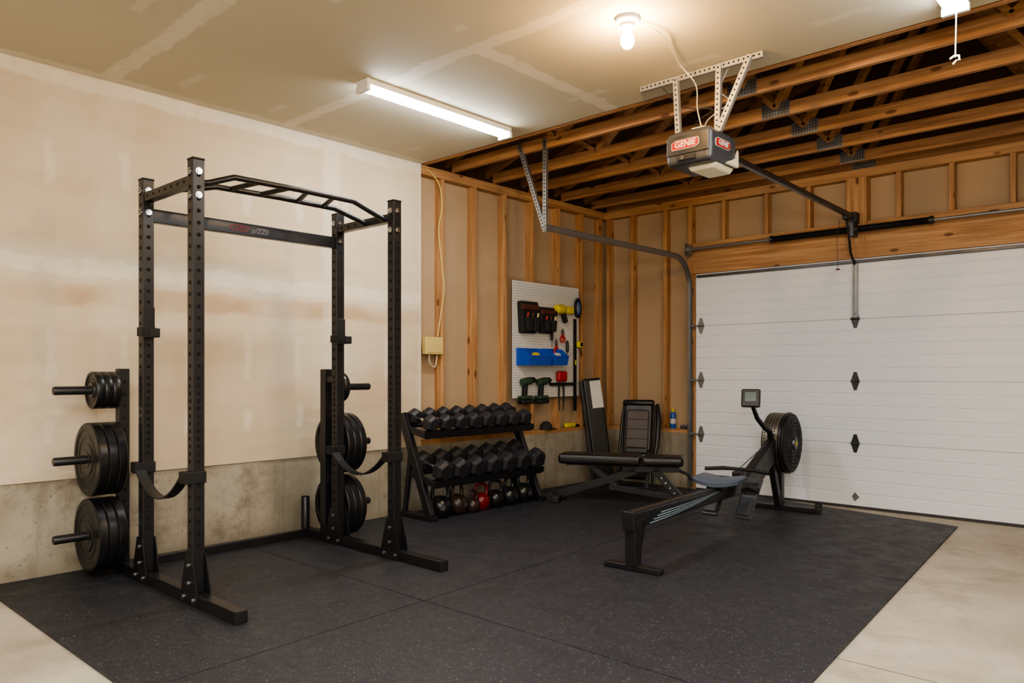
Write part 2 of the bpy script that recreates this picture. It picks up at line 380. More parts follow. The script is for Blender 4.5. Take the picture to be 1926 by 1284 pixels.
def perf(parent, p0, p1, wd, nrm, w=False, mat='zincd', name='hanger_strap'):
    p0, p1 = V(p0), V(p1); n = V(nrm).normalized(); t = (p1-p0); L = t.length; t.normalize()
    b = MB().beam(p0, p1, wd, .003, n)
    k = .02
    while k < L-.01:
        c = p0+t*k; b.cyl(c+n*.0012, c+n*.0022, wd*.19, seg=8, mi=1); k += .03
    sd = t.cross(n).normalized()*wd/2
    b.beam(p0+sd-n*.012, p1+sd-n*.012, .003, .026, n)
    return b.build(name, [mat, 'hole'], parent, w)
def track(x, sgn, label):
    t = thing('garage_door_track', label, 'door track', (x, 6.84, 0))
    R_ = .30; y1 = 6.845; path = [(x, y1, .02), (x, y1, 1.0), (x, y1, 2.32-R_)]
    path += [(x, y1-R_+R_*math.cos(a), 2.32-R_+R_*math.sin(a)) for a in [PI/2*i/10 for i in range(1, 11)]]
    path += [(x, 5.5, 2.32), (x, 4.58, 2.32)]
    w_ = .025; q = .0025
    prof = [(-sgn*w_*.0, -w_), (sgn*w_, -w_), (sgn*w_, -w_+q), (q*sgn, -w_+q), (q*sgn, w_-q), (sgn*w_, w_-q), (sgn*w_, w_), (0, w_)]
    MB().sweep(prof, path, (1, 0, 0)).build('rail', 'zinc', t, w=True)
    MB().beam((x-sgn*.02, 6.905, .02), (x-sgn*.02, 6.905, 2.1), .05, .003, (0, 1, 0)).build('wall_angle', 'zinc', t, w=True)
    MB().beam((x-sgn*.005, 6.86, .02), (x-sgn*.005, 6.86, 2.1), .003, .06, (0, 1, 0)).build('angle_flange', 'zinc', t, w=True)
    for z in (.35, .95, 1.5, 2.0): MB().box(x-.03, x+.02, 6.87, 6.908, z-.03, z+.03, bev=.002).build('track_bracket', 'zinc', t, w=True)
    perf(t, (x-sgn*.01, 4.62-.024, 2.29), (x-sgn*.01, 4.62-.024, 3.03), .034, (0, -1, 0), w=True, mat='zinc')
    perf(t, (x-sgn*.01, 4.62-.028, 2.31), (x-sgn*.28, 4.62-.028, 3.03), .034, (0, -1, 0), w=True, mat='zinc')
    return t
track(1.085, 1, 'curved galvanised door track with perforated hangers beside the left edge of the garage door')

# ---------------------------------------------------------------- opener
op = thing('garage_door_opener', 'grey ceiling-hung garage door opener with red logo plates and long rail', 'garage door opener', (2.745, 4.03, 2.36))
OT = Matrix.Translation((-2.745, -4.03, -2.36))
def ob(mb, name, mat, par=op): return mb.build(name, mat, par, Mx=OT)
ob(MB().box(2.60, 2.892, 3.88, 4.20, 2.375, 2.565, bev=.03, seg=4), 'housing', 'grey')
ob(MB().box(2.612, 2.88, 3.874, 3.884, 2.432, 2.54, bev=.004), 'front_panel', 'steel')
ob(MB().prism([(2.70, 3.96, 2.378), (2.885, 3.96, 2.378), (2.86, 3.96, 2.348), (2.72, 3.96, 2.348)], (0, .22, 0), bev=.008), 'light_lens', 'lens')
ob(MB().prism([(2.886, 4.04, 2.38), (2.886, 4.195, 2.38), (2.886, 4.195, 2.49), (2.886, 4.175, 2.43), (2.886, 4.08, 2.40)], (.022, 0, 0), bev=.008), 'side_light_lens', 'lens')
ob(MB().box(2.63, 2.86, 3.92, 4.16, 2.564, 2.58, bev=.006), 'top_plate', 'steel')
ob(MB().box(2.70, 2.79, 4.0, 4.1, 2.58, 2.615, bev=.008), 'motor_cap', 'cream')
ob(MB().box(2.68, 2.80, 3.870, 3.881, 2.395, 2.425, bev=.004), 'control_recess', 'matte')
def logo(org, xd, w_, size, hh):
    x = V(xd); z = V((0, 0, 1)); n = x.cross(z); o_ = V(org)
    hw = w_/2; shp = [(-.95, -1), (.7, -1), (1, -.5), (1, .5), (.92, 1), (-.7, 1), (-1, .5), (-1, -.5)]
    lp = ob(MB().prism([o_+x*a*hw+z*b*hh+n*.004 for a, b in shp], -n*.008), 'logo_plate', 'redd')
    ob(MB().prism([o_+x*a*(hw+.003)+z*b*(hh+.0025)+n*.0032 for a, b in shp], -n*.008), 'logo_rim', 'cork', lp)
    t = lettering('GENIE', size, o_+n*.005, x, z, 'cork', lp, w=False, shear=.15); t.data.transform(OT)
logo((2.735, 3.873, 2.487), (1, 0, 0), .17, .048, .025)
logo((2.893, 4.02, 2.487), (0, 1, 0), .17, .043, .023)
ob(MB().cyl((2.72, 3.885, 2.41), (2.72, 3.862, 2.41), .012), 'adjustment_knob', 'chrome')
ob(MB().beam((2.69, 4.19, 2.56), (2.684, 6.86, 2.515), .032, .032, bev=.003), 'rail', 'steel')
ob(MB().beam((2.69, 4.19, 2.583), (2.684, 6.8, 2.539), .012, .01), 'drive_chain', 'black')
ob(MB().box(2.655, 2.715, 6.80, 6.893, 2.47, 2.56, bev=.004), 'header_bracket', 'black')
ob(MB().box(2.665, 2.705, 6.60, 6.70, 2.47, 2.502, bev=.004), 'trolley', 'black')
ob(MB().tube([(2.684, 6.66, 2.48), (2.684, 6.70, 2.38), (2.684, 6.76, 2.20), (2.684, 6.86, 2.12)], .011, 8), 'door_arm', 'black')
ac = ob(MB().tube([(2.64, 6.62, 2.47), (2.62, 6.62, 2.3), (2.625, 6.62, 2.06)], .0022, 6), 'release_cord', 'brz')
ob(MB().box(2.608, 2.642, 6.612, 6.628, 2.047, 2.06, bev=.005), 'release_handle', 'redm', ac)
def operf(p0, p1):
    o_ = perf(op, p0, p1, .030, (0, -1, 0)); o_.data.transform(OT); return o_
b_ = perf(op, (2.35, 4.0, 2.93), (3.14, 4.0, 2.93), .032, (0, -1, 0), name='hanger_bar'); b_.data.transform(OT)
operf((2.62, 3.99, 2.54), (2.60, 3.99, 2.94)); operf((2.87, 3.99, 2.54), (2.88, 3.99, 2.94)); operf((2.88, 3.985, 2.56), (3.07, 3.985, 2.94))

def cord(name, pts, r, mat, label, parent=None, T=None):
    P = [V(p) for p in pts]; out = []
    for i in range(len(P)-1):
        p0 = P[max(i-1, 0)]; p1 = P[i]; p2 = P[i+1]; p3 = P[min(i+2, len(P)-1)]
        for k in range(6):
            t = k/6; out.append(.5*((2*p1)+(-p0+p2)*t+(2*p0-5*p1+4*p2-p3)*t*t+(-p0+3*p1-3*p2+p3)*t**3))
    out.append(P[-1])
    o_ = MB().tube(out, r, 6).build(name, mat, parent, Mx=T)
    return o_ if parent else tag(o_, label, 'cord')
cord('power_cord', [(2.83, 3.21, 2.935), (2.86, 3.4, 2.925), (2.80, 3.6, 2.935), (2.74, 3.8, 2.92), (2.76, 3.95, 2.84), (2.72, 4.04, 2.74), (2.745, 4.05, 2.61)], .0035, 'cream', '', op, OT)
cord('bell_wire', [(2.45, 4.1, 2.94), (2.55, 4.12, 2.82), (2.62, 4.12, 2.78), (2.80, 4.08, 2.72), (2.70, 4.06, 2.66), (2.74, 4.1, 2.6)], .003, 'black', '', op, OT)
cord('bell_wire', [(2.92, 4.05, 2.94), (2.85, 4.07, 2.82), (2.90, 4.08, 2.74), (2.76, 4.08, 2.66), (2.74, 4.12, 2.58)], .003, 'cork', '', op, OT)

# ---------------------------------------------------------------- lights
def strip(loc, label):
    t = thing('strip_light', label, 'ceiling light', loc, group='strip lights')
    MB().box(-.055, .055, -.64, .64, -.035, 0, bev=.004).build('housing', 'white', t)
    pr = [(.05*math.cos(a), -.035-.032*math.sin(a)) for a in [PI*i/8 for i in range(9)]]
    MB().prism([(x, -.62, z) for x, z in pr], (0, 1.24, 0)).build('diffuser', 'tube', t)
    for s_ in (-1, 1): MB().box(-.06, .06, s_*.63-.013, s_*.63+.013, -.075, -.0355, bev=.004).build('end_cap', 'white', t)
    return t
strip((1.17, 3.41, ZC), 'lit strip light on the drywall ceiling above the power rack, seen whole')
s2 = strip((4.06, 3.44, ZC), 'lit strip light cut off by the top edge with a pull cord')
pc = MB().tube([(4.07, 4.04, 2.90), (4.068, 4.04, 2.8), (4.065, 4.04, 2.66)], .003, 6).build('pull_cord', 'cream', s2, w=True)
pc.data.transform(Matrix.Translation((0, 0, -ZC)))
kn = MB().tube([(4.045, 4.03, 2.655), (4.06, 4.04, 2.668), (4.08, 4.04, 2.665), (4.085, 4.03, 2.64), (4.07, 4.04, 2.645), (4.055, 4.04, 2.63)], .005, 6).build('knot', 'cream', pc, w=True)
kn.data.transform(Matrix.Translation((0, 0, -ZC)))
bl = thing('bulb_light', 'bare warm bulb in a white porcelain ceiling socket', 'ceiling light', (2.80, 3.19, ZC))
MB().lathe([(.03, 0), (.062, 0), (.062, -.012), (.055, -.022), (.04, -.03), (.036, -.045), (.02, -.047)], seg=28).build('socket', 'white', bl)
MB().lathe([(.012, -.045), (.015, -.06), (.024, -.078), (.032, -.098), (.034, -.115), (.03, -.134), (.019, -.147), (.004, -.151)], seg=24).build('bulb', 'bulb', bl)
def area(loc, sx, sy, e, col, rot=(0, 0, 0)):
    l = bpy.data.lights.new('fill area', 'AREA'); l.shape = 'RECTANGLE'; l.size = sx; l.size_y = sy; l.energy = e; l.color = col
    o_ = bpy.data.objects.new('fill_area', l); C.objects.link(o_); o_.location = loc; o_.rotation_euler = rot; return o_  # unseen fill light added to brighten the room, no fixture stands for it
area((3.6, -.6, 2.90), 1.4, 1.0, 120, (.97, .98, 1))  # added fill behind the camera
area((5.4, 1.6, 2.90), .3, 1.2, 45, (.97, .98, 1))  # added fill beyond the right frame edge
l = bpy.data.lights.new('fill point', 'POINT'); l.energy = 175; l.shadow_soft_size = .3; l.color = (.96, .98, 1)  # soft fill added behind the camera to lift ceiling and trusses, no real lamp
lo = bpy.data.objects.new('fill_point', l); C.objects.link(lo); lo.location = (5.7, -.7, 1.9)

# ---------------------------------------------------------------- rubber mats
def xm(y): return 2.055-.051*(y-1.1)
def xr(y): return 3.98-.081*(y-1.1)
rows = [(1.10, 2.56), (2.56, 4.62), (4.62, 6.86)]
names = [('black rubber floor mat under the near feet of the power rack', 'black rubber floor mat at the bottom centre beside bare concrete'),
         ('black rubber floor mat between power rack and dumbbell rack', 'black rubber floor mat under the near end of the rower'),
         ('black rubber floor mat under the flat bench and dumbbell rack', 'black rubber floor mat under the rower flywheel')]
g = .003; MT = .012
for r, (y0, y1) in enumerate(rows):
    for c in range(2):
        far = r == 2
        if c == 0: q = [(.025, y0+g), (xm(y0)-g, y0+g), (xm(y1)-g, (6.84 if far else y1)-g), (.025, (6.87 if far else y1)-g)]
        else: q = [(xm(y0)+g, y0+g), (xr(y0), y0+g), (xr(6.54 if far else y1), (6.54 if far else y1)-g), (xm(y1)+g, (6.84 if far else y1)-g)]
        o_ = MB().prism([(x, y, 0) for x, y in q], (0, 0, MT)).build('rubber_mat', 'rub'); tag(o_, names[r][c], 'floor mat', 'rubber floor mats')

# ---------------------------------------------------------------- power rack
RH = 2.24; XA, XB, YA, YD = .56, 1.17, 1.75, 3.02; S = .031
rk = thing('power_rack', 'black steel power rack with multi-grip pull-up bar and plate pegs', 'power rack', (.865, 2.385, MT))
def rb(mb, name, mat='rackm', par=rk): return mb.build(name, mat, par, w=True)
def disc_holes(b, x, y, zlist):
    for z in zlist:
        for dx, dy in ((1, 0), (0, -1), (-1, 0), (0, 1)):
            c = V((x+dx*S, y+dy*S, z)); n = V((dx, dy, 0)); b.cyl(c-n*.001, c+n*.0012, .0105, seg=10, mi=1)
zl = [.30+.06*i for i in range(32) if not .70 < .30+.06*i < 1.16]+[.72+.038*i for i in range(12)]
for x in (XA, XB):
    for y in (YA, YD):
        b = MB().box(x-S, x+S, y-S, y+S, .06, RH, bev=.004); disc_holes(b, x, y, zl); up = rb(b, 'upright', ['rackm', 'hole'])
        rb(MB().box(x-S-.002, x+S+.002, y-S-.002, y+S+.002, RH-.002, RH+.008, bev=.003), 'end_cap', 'matte', up)
        for z in (RH-.06, RH-.18):
            for dx, dy in ((1, 0), (0, -1)):
                c = V((x+dx*S, y+dy*S, z)); n = V((dx, dy, 0)); bb = MB(); bb.cyl(c, c+n*.004, .017); bb.cyl(c+n*.003, c+n*.012, .011, seg=6); rb(bb, 'bolt', 'chrome')
        for s_ in (-1, 1):
            ya = y+s_*(S+.001); gp = MB().prism([(x-.085, ya, .0), (x+.085, ya, .0), (x+.085, ya, .075), (x+.035, ya, .25), (x-.035, ya, .25), (x-.085, ya, .075)], (0, s_*.006, 0))
            gp = rb(gp, 'gusset_plate')
            if s_ < 0:
                for bx, bz in ((-.055, .035), (.055, .035), (0, .11), (0, .20)):
                    rb(MB().cyl((x+bx, ya-.006, bz), (x+bx, ya-.014, bz), .010, seg=6), 'gusset_bolt', 'zinc', gp)
for y, xs in ((YA, .22), (YD, .42)):
    rb(MB().box(.16, 1.63, y-.03, y+.03, 0, .06, bev=.004), 'base_beam'); rb(MB().box(1.628, 1.636, y-.031, y+.031, .0, .061, bev=.003), 'beam_cap', 'matte')
    b = MB().box(xs-.03, xs+.03, y-.03, y+.03, .06, 1.19, bev=.004)
    for i in range(14):
        c = V((xs+.03, y, .2+.07*i)); b.cyl(c, c+V((.0012, 0, 0)), .009, seg=10, mi=1)
    rb(b, 'storage_upright', ['rackm', 'hole'])
    b = MB().box(XA+S, XB-S, y-.025, y+.025, 2.115, 2.165, bev=.003)
    for i in range(7):
        for s_ in (-1, 1): c = V((XA+.08+.075*i, y+s_*.025, 2.14)); b.cyl(c, c+V((0, s_*.0012, 0)), .0085, seg=10, mi=1)
    rb(b, 'side_beam', ['rackm', 'hole'])
    if xs > .3: rb(MB().box(xs+.03, XA-S, y-.02, y+.02, 1.1, 1.14), 'storage_link')
    s_ = -1 if y < 2 else 1
    for z in (.235, .67, 1.065):
        rb(MB().lathe([(.02, 0), (.045, 0), (.045, .006), (.0245, .008), (.0245, .33), (.021, .336), (0, .336)], (xs, y+s_*.03, z), (0, s_, 0)), 'plate_peg')
rb(MB().box(.17, .22, YA+.03, YD-.03, 0, .05, bev=.003), 'rear_base_beam')
cb = rb(MB().box(XA-.026, XA+.02, YA+S, YD-S, 2.01, 2.085, bev=.004), 'rear_crossbeam')
lettering('CSSD', .052, (XA+.0205, 2.29, 2.048), (0, 1, 0), (0, 0, 1), 'redm', cb, shear=.2)
lettering('p/ZZII', .044, (XA+.0205, 2.43, 2.044), (0, 1, 0), (0, 0, 1), 'greym', cb, shear=.2)
bh = MB().lathe([(.022, 0), (.03, .0), (.03, .22), (.026, .225), (.026, .02)], (.19, 3.0, .06)); rb(bh, 'bar_holder')
for i, (x, z1) in enumerate(((1.10, 2.21), (.90, 2.195))):
    pts = [(x, YA+.02, 2.14), (x, YA+.10, 2.155), (x-(.01 if i else 0), YA+.24, z1), (x, 2.38, z1+.004), (x, YD-.26, z1), (x, YD-.08, 2.15), (x, YD-.02, 2.13)]
    rb(MB().tube(pts, .0165, 12), 'pull_up_bar')
for y in (2.08, 2.26, 2.50, 2.68): rb(MB().tube([(1.10, y+(.06 if y < 2.4 else -.06), 2.212), (.90, y, 2.198)], .0145, 10), 'pull_up_grip')
for y in (YA, YD):                       # j-cups
    b = MB().box(XA-.038, XA+.038, y-.037, y+.037, 1.37, 1.42, bev=.003); b.box(XA+.032, XA+.044, y-.03, y+.03, 1.36, 1.53, bev=.003)
    b.box(XA+.04, XA+.125, y-.025, y+.025, 1.36, 1.38, bev=.003); b.box(XA+.112, XA+.126, y-.025, y+.025, 1.365, 1.41, bev=.003)
    rb(b, 'j_cup', 'matte')
    z0 = .63; pts = []
    for i in range(13):
        t = i/12; pts.append((XA+.03+(XB-XA-.06)*t, y-.045, z0-.13*(1-(2*t-1)**2)+.01*t))
    st = rb(MB().sweep([(-.028, -.004), (.028, -.004), (.028, .004), (-.028, .004)], pts, (0, 1, 0)), 'safety_strap', 'vinyl')
    for x in (XA, XB): rb(MB().box(x-.038, x+.038, y-.072, y+.038, .61, .67, bev=.004), 'strap_bracket', 'matte')

# weight plates
def plate(R_, T_, label, loc):
    t = thing('weight_plate', label, 'weight plate', loc, group='weight plates on the rack pegs')
    k = R_
    MB().lathe([(.03, 0), (k*.42, 0), (k*.45, .006), (k*.60, .006), (k*.62, .003), (k*.64, .006), (k*.82, .006), (k*.86, 0), (k*.97, 0), (k, .006), (k, T_-.006), (k*.97, T_), (k*.86, T_), (k*.82, T_-.006), (k*.64, T_-.006), (k*.62, T_-.003), (k*.60, T_-.006), (k*.45, T_-.006), (k*.42, T_), (.03, T_)], (0, 0, 0), (0, 1, 0), 48).build('rubber_disc', 'bump_r', t, sharp=.6)
    MB().lathe([(.0265, -.002), (.045, -.002), (.045, T_+.002), (.0265, T_+.002)], (0, 0, 0), (0, 1, 0), 24).build('hub_ring', 'steel', t)
    return t
pos = ('innermost by the upright', 'middle one of three', 'outermost')
for side, (x, y, s_) in (('left', (.22, YA, -1)), ('right', (.42, YD, 1))):
    for z, R_, T_, nm, cnt in ((.235, .21, .05, 'large black bumper plate on the bottom %s rack peg', 3), (.67, .21, .05, 'large black bumper plate on the middle %s rack peg', 3), (1.065, .108, .042, 'small black weight plate on the top %s rack peg', 3 if side == 'left' else 2)):
        for i in range(cnt):
            off = .042+i*(T_+.002); yy = y-off-T_ if s_ < 0 else y+off
            plate(R_, T_, (nm % side)+', '+(pos[i] if cnt == 3 or i == 0 else pos[2]), (x, yy, z+MT))

# ---------------------------------------------------------------- dumbbell rack
DA, DB_ = 3.97, 5.28
dkr = thing('dumbbell_rack', 'black two-tier steel dumbbell rack against the concrete curb', 'dumbbell rack', (.27, 4.65, MT))
def db(mb, name, mat='rackm', par=dkr): return mb.build(name, mat, par, w=True)
TL = math.radians(13)
for y in (DA, DB_):
    db(MB().box(.03, .49, y-.035, y+.035, 0, .04, bev=.004), 'foot')
    db(MB().beam((.43, y, .03), (.09, y, .83), .05, .07, (1, 0, 0), bev=.004), 'side_post')
    db(MB().beam((.12, y, .03), (.20, y, .55), .03, .04, (1, 0, 0), bev=.003), 'back_brace')
    for cx_, cz in ((.33, .335), (.21, .715)):
        dx = .165*math.cos(TL); dz = .165*math.sin(TL)
        db(MB().beam((cx_-dx, y, cz+dz-.012), (cx_+dx, y, cz-dz-.012), .02, .05, bev=.003), 'tier_arm')
for cx_, cz in ((.33, .335), (.21, .715)):
    for s_ in (-1, 1):
        px = cx_+s_*.12*math.cos(TL); pz = cz-s_*.12*math.sin(TL)
        Mx = Matrix.Translation((px, 0, pz)) @ Matrix.Rotation(TL, 4, 'Y')
        b = MB(); b.box(-.04, .04, DA+.012, DB_-.012, -.005, 0, Mx=Mx); b.box(s_*.04-.0025, s_*.04+.0025, DA+.012, DB_-.012, -.045, .012, Mx=Mx)
        db(b, 'shelf_rail')
def dumbbell(R_, L, label):
    t = thing('dumbbell', label, 'dumbbell', (0, 0, 0), group='rubber hex dumbbells')
    for s_ in (-1, 1):
        b = MB(); w_ = L*.32; xa = s_*(L/2-w_); xb = s_*L/2
        def ring(x, r): return [V((x, r*math.cos(PI/3*k+PI/6), r*math.sin(PI/3*k+PI/6))) for k in range(6)]
        rs = [(xa, R_*.72), (xa+s_*w_*.24, R_), (xb-s_*w_*.24, R_), (xb, R_*.72)]
        vs = [p for x, r in rs for p in ring(x, r)]
        fs = [(i*6+k, i*6+(k+1) % 6, (i+1)*6+(k+1) % 6, (i+1)*6+k) for i in range(3) for k in range(6)]+[tuple(range(6)), tuple(range(18, 24))]
        b.poly(vs, fs, bev=.003, seg=1)
        b.build('head', 'hexr', t, sharp=.35)
    b = MB().lathe([(.012, -L*.2), (.0155, -L*.16), (.0175, 0), (.0155, L*.16), (.012, L*.2)], (0, 0, 0), (1, 0, 0), 16); b.build('grip', 'chrome', t)
    return t
ords = ['first', 'second', 'third', 'fourth', 'fifth', 'sixth', 'seventh', 'eighth']
pt = dumbbell(.078, .33, ''); pb = dumbbell(.099, .38, '')
for cnt, proto, cx_, cz, R_, tier in ((8, pt, .21, .715, .078, 'upper'), (7, pb, .33, .335, .099, 'lower')):
    for i in range(cnt):
        lab = 'black rubber hex dumbbell, %s from the left on the %s tier' % (ords[i], tier)
        y = DA+.10+(DB_-DA-.20)*i/(cnt-1); sc = .92+.10*i/(cnt-1)
        r_ = R_*math.cos(PI/6)*sc+.002
        loc = (cx_+math.sin(TL)*r_, y, MT+cz+math.cos(TL)*r_)
        if i == 0: d_ = proto; d_.location = loc; d_['label'] = lab; d_.scale = (sc,)*3
        else: d_ = dup(proto, loc, lab, (sc,)*3)
        d_.rotation_euler = (0, TL, 0)

# kettlebells
def kettlebell(loc, s_, mat, label, rz):
    t = thing('kettlebell', label, 'kettlebell', loc, rz, group='kettlebells under the dumbbell rack'); t.scale = (s_,)*3
    MB().lathe([(.05, 0), (.056, .003), (.078, .03), (.088, .07), (.088, .095), (.078, .13), (.055, .155), (.025, .165), (0, .166)], seg=32).build('body', mat, t)
    pts = [(-.052, 0, .13), (-.062, 0, .165), (-.064, 0, .20), (-.052, 0, .235), (-.03, 0, .25), (0, 0, .254), (.03, 0, .25), (.052, 0, .235), (.064, 0, .20), (.062, 0, .165), (.052, 0, .13)]
    MB().tube(pts, [.02, .017, .015, .015, .0155, .016, .0155, .015, .015, .017, .02], 12).build('handle', mat, t)
    if s_ > .9: MB().lathe([(0, 0), (.022, 0), (.022, .002), (0, .002)], (0, -.0885, .085), (0, -1, 0)).build('badge', 'grey', t)
kb = [(4.13, 1.05, 'kbl', 'large black kettlebell at the left end under the dumbbell rack'), (4.315, 1.0, 'brz', 'dark bronze kettlebell second from the left, left of the smallest one'), (4.455, .72, 'brz', 'smallest kettlebell, dark bronze, just left of the red one'),
      (4.595, .88, 'kred', 'dark red kettlebell in the middle of the row on the mat'), (4.77, .90, 'kbl', 'black kettlebell directly right of the red one'), (4.945, .95, 'kbl', 'black kettlebell second from the right end'), (5.135, 1.03, 'kbl', 'large black kettlebell at the right end under the dumbbell rack')]
for i, (y, s_, m_, lb) in enumerate(kb): kettlebell((.37 if i != 2 else .41, y, MT), s_, m_, lb, math.radians(60+13*((i*3) % 4)))

# ---------------------------------------------------------------- flat bench
bn = thing('weight_bench', 'black padded flat adjustable bench standing on the mat', 'weight bench', (1.065, 5.70, MT), math.radians(27.8))
def pad(mb_name, x0, x1, wa, wb, z0, z1, mat, par):
    b = MB(); b.prism([(x0, -wa/2, z0), (x1, -wb/2, z0), (x1, wb/2, z0), (x0, wa/2, z0)], (0, 0, z1-z0), bev=.028); return b.build(mb_name, mat, par)
bp = pad('back_pad', -.57, .165, .26, .30, .345, .435, 'vinyl', bn); pad('seat_pad', .185, .54, .30, .24, .345, .43, 'vinyl', bn)
MB().box(-.50, .14, -.08, .08, .332, .345).build('pad_board', 'matte', bp)
MB().beam((-.58, 0, .05), (.12, 0, .29), .06, .07, bev=.004).build('spine', 'rackm', bn)
MB().beam((.0, 0, .30), (.50, 0, .315), .06, .055, bev=.004).build('seat_beam', 'rackm', bn)
MB().beam((.28, 0, .31), (.50, 0, .06), .06, .07, (1, 0, 0), bev=.004).build('front_leg', 'rackm', bn)
MB().beam((-.30, .035, .34), (-.05, .035, .15), .014, .045, (1, 0, 0)).build('ladder_strut', 'rackm', bn)
MB().beam((-.30, -.035, .34), (-.05, -.035, .15), .014, .045, (1, 0, 0)).build('ladder_strut', 'rackm', bn)
MB().beam((-.12, 0, .14), (.48, 0, .06), .05, .05, bev=.003).build('lower_beam', 'rackm', bn)
MB().box(-.61, -.55, -.20, .22, .0, .055, bev=.006).build('rear_foot', 'rackm', bn)
MB().box(.47, .54, -.22, .22, .0, .055, bev=.006).build('front_foot', 'rackm', bn)
for s_ in (-1, 1):
    MB().cyl((-.635, s_*.10-.015, .04), (-.635, s_*.10+.015, .04), .04, seg=24).build('wheel', 'matte', bn)
    for k in range(4): MB().cyl((.345+.037*k, s_*.031, .235-.043*k), (.345+.037*k, s_*.036, .235-.043*k), .009, seg=8).build('bolt', 'chrome', bn)
MB().tube([(.50, 0, .30), (.57, 0, .27), (.60, 0, .22)], .012, 8).build('adjust_handle', 'matte', bn)

# folded bench in the corner: reclined back rest
fb = thing('folded_bench', 'folded exercise bench with brown back pad reclined against the corner studs', 'weight bench', (.64, 6.58, MT), math.radians(22))
Mr = Matrix.Translation((0, -.10, 0)) @ Matrix.Rotation(math.radians(-14), 4, 'X')
MB().box(-.15, .15, -.025, .035, .34, .87, bev=.028, Mx=Mr, seg=3).build('back_pad', 'vinyl', fb)
MB().box(-.118, .118, -.036, -.012, .40, .80, bev=.018, Mx=Mr, seg=3).build('pad_panel', 'brown', fb)
for k in range(3): MB().box(-.112, .112, -.0385, -.034, .495+.1*k, .501+.1*k, Mx=Mr).build('stitch_seam', 'matte', fb)
MB().tube([Mr @ V((-.16, -.01, .875)), Mr @ V((-.14, -.01, .875)), Mr @ V((.14, -.01, .875)), Mr @ V((.16, -.01, .875))], [.022, .034, .034, .022], 16).build('head_roll', 'vinyl', fb)
for s_ in (-1, 1):
    MB().tube([(s_*.175, -.10, .02), (s_*.175, -.04, .30), Mr @ V((s_*.175, .04, .70)), Mr @ V((s_*.155, .03, .86))], .015, 10).build('frame_tube', 'rackm', fb)
    MB().beam((s_*.15, -.26, .03), (s_*.12, .0, .40), .035, .035, (1, 0, 0), bev=.003).build('folded_leg', 'rackm', fb)
MB().tube([Mr @ V((.19, -.05, .30)), Mr @ V((.215, -.06, .45)), Mr @ V((.22, -.05, .70)), Mr @ V((.195, -.01, .86))], [.018, .027, .027, .018], 12).build('arm_pad', 'vinyl', fb)
MB().box(-.24, .24, -.28, -.24, 0, .04, bev=.005).build('foot', 'rackm', fb); MB().box(-.20, .20, -.12, -.08, 0, .04, bev=.005).build('foot', 'rackm', fb)
MB().box(-.14, .14, -.22, -.13, .10, .37, bev=.035).build('seat_pad', 'vinyl', fb)

# leaning board
lp = thing('bench_board', 'long narrow black padded board leaning on the studs with white paper at its top', 'bench pad', (.30, 6.50, MT), math.radians(52))
Mt = Matrix.Rotation(math.radians(-7), 4, 'X') @ Matrix.Rotation(math.radians(-6), 4, 'Y')
MB().box(-.09, .11, 0, .055, .03, 1.12, bev=.022, Mx=Mt).build('pad', 'vinyl', lp)
MB().box(-.02, .10, -.006, -.001, .80, 1.09, bev=.001, Mx=Mt).build('white_paper', 'cork', lp)
MB().box(-.125, -.094, -.01, .05, .0, 1.10, bev=.004, Mx=Mt).build('side_rail', 'rackm', lp)

# ---------------------------------------------------------------- rower
rw = thing('rowing_machine', 'black rowing machine with grey seat, round flywheel and monitor arm', 'rowing machine', (2.34, 5.10, MT), math.radians(4.4))
def wb_(mb, name, mat='black', par=rw): return mb.build(name, mat, par)
wb_(MB().box(-.185, .185, -1.345, -1.285, 0, .035, bev=.006), 'rear_foot', 'rackm')
wb_(MB().box(-.035, .035, -1.355, -1.28, .03, .30, bev=.004), 'rear_leg', 'rackm')
wb_(MB().prism([(-.02, -1.28, .04), (-.02, -1.20, .25), (-.02, -1.28, .25)], (.04, 0, 0)), 'leg_gusset', 'rackm')
rl = wb_(MB().prism([(-.034, -1.365, .252), (-.034, .60, .252), (-.034, .60, .335), (-.034, -1.365, .345)], (.068, 0, 0), bev=.006), 'rail', 'rail')
wb_(MB().beam((0, -1.35, .349), (0, .58, .340), .04, .008), 'rail_track', 'steel', rl)
wb_(MB().box(-.039, .039, -1.378, -1.358, .24, .354, bev=.006), 'rail_cap', 'black', rl)
for k in range(4):
    pts = [(.0345, -1.18+.05*k+.95*t, .262+.015*k+(.055-.012*k)*t*t) for t in [i/12 for i in range(13)]]
    b = MB(); vs = []
    for i, p in enumerate(pts):
        h = .0028*(1-i/12)+.0006; vs += [(p[0], p[1], p[2]-h), (p[0], p[1], p[2]+h)]
    b.poly([V(v)+V((.0008, 0, 0)) for v in vs], [(2*i, 2*i+2, 2*i+3, 2*i+1) for i in range(12)]); wb_(b, 'rail_stripe', 'swoosh', rl)
wb_(MB().prism([(-.036, .30, .25), (-.036, .60, .25), (-.036, 1.14, .48), (-.036, 1.14, .62), (-.036, 1.0, .61), (-.036, .42, .37), (-.036, .30, .34)], (.072, 0, 0), bev=.008), 'main_arm', 'black')
wb_(MB().box(-.03, .03, 1.19, 1.26, .03, .52, bev=.005), 'front_leg', 'rackm')
wb_(MB().beam((0, .98, .52), (0, 1.19, .05), .05, .06, bev=.004), 'leg_brace', 'rackm')
wb_(MB().box(-.33, .33, 1.195, 1.26, 0, .04, bev=.006), 'front_foot', 'rackm')
for s_ in (-1, 1): wb_(MB().cyl((s_*.30-.02, 1.29, .045), (s_*.30+.02, 1.29, .045), .038, seg=20), 'wheel', 'matte')
FC = V((0, 1.28, .565)); FR = .25
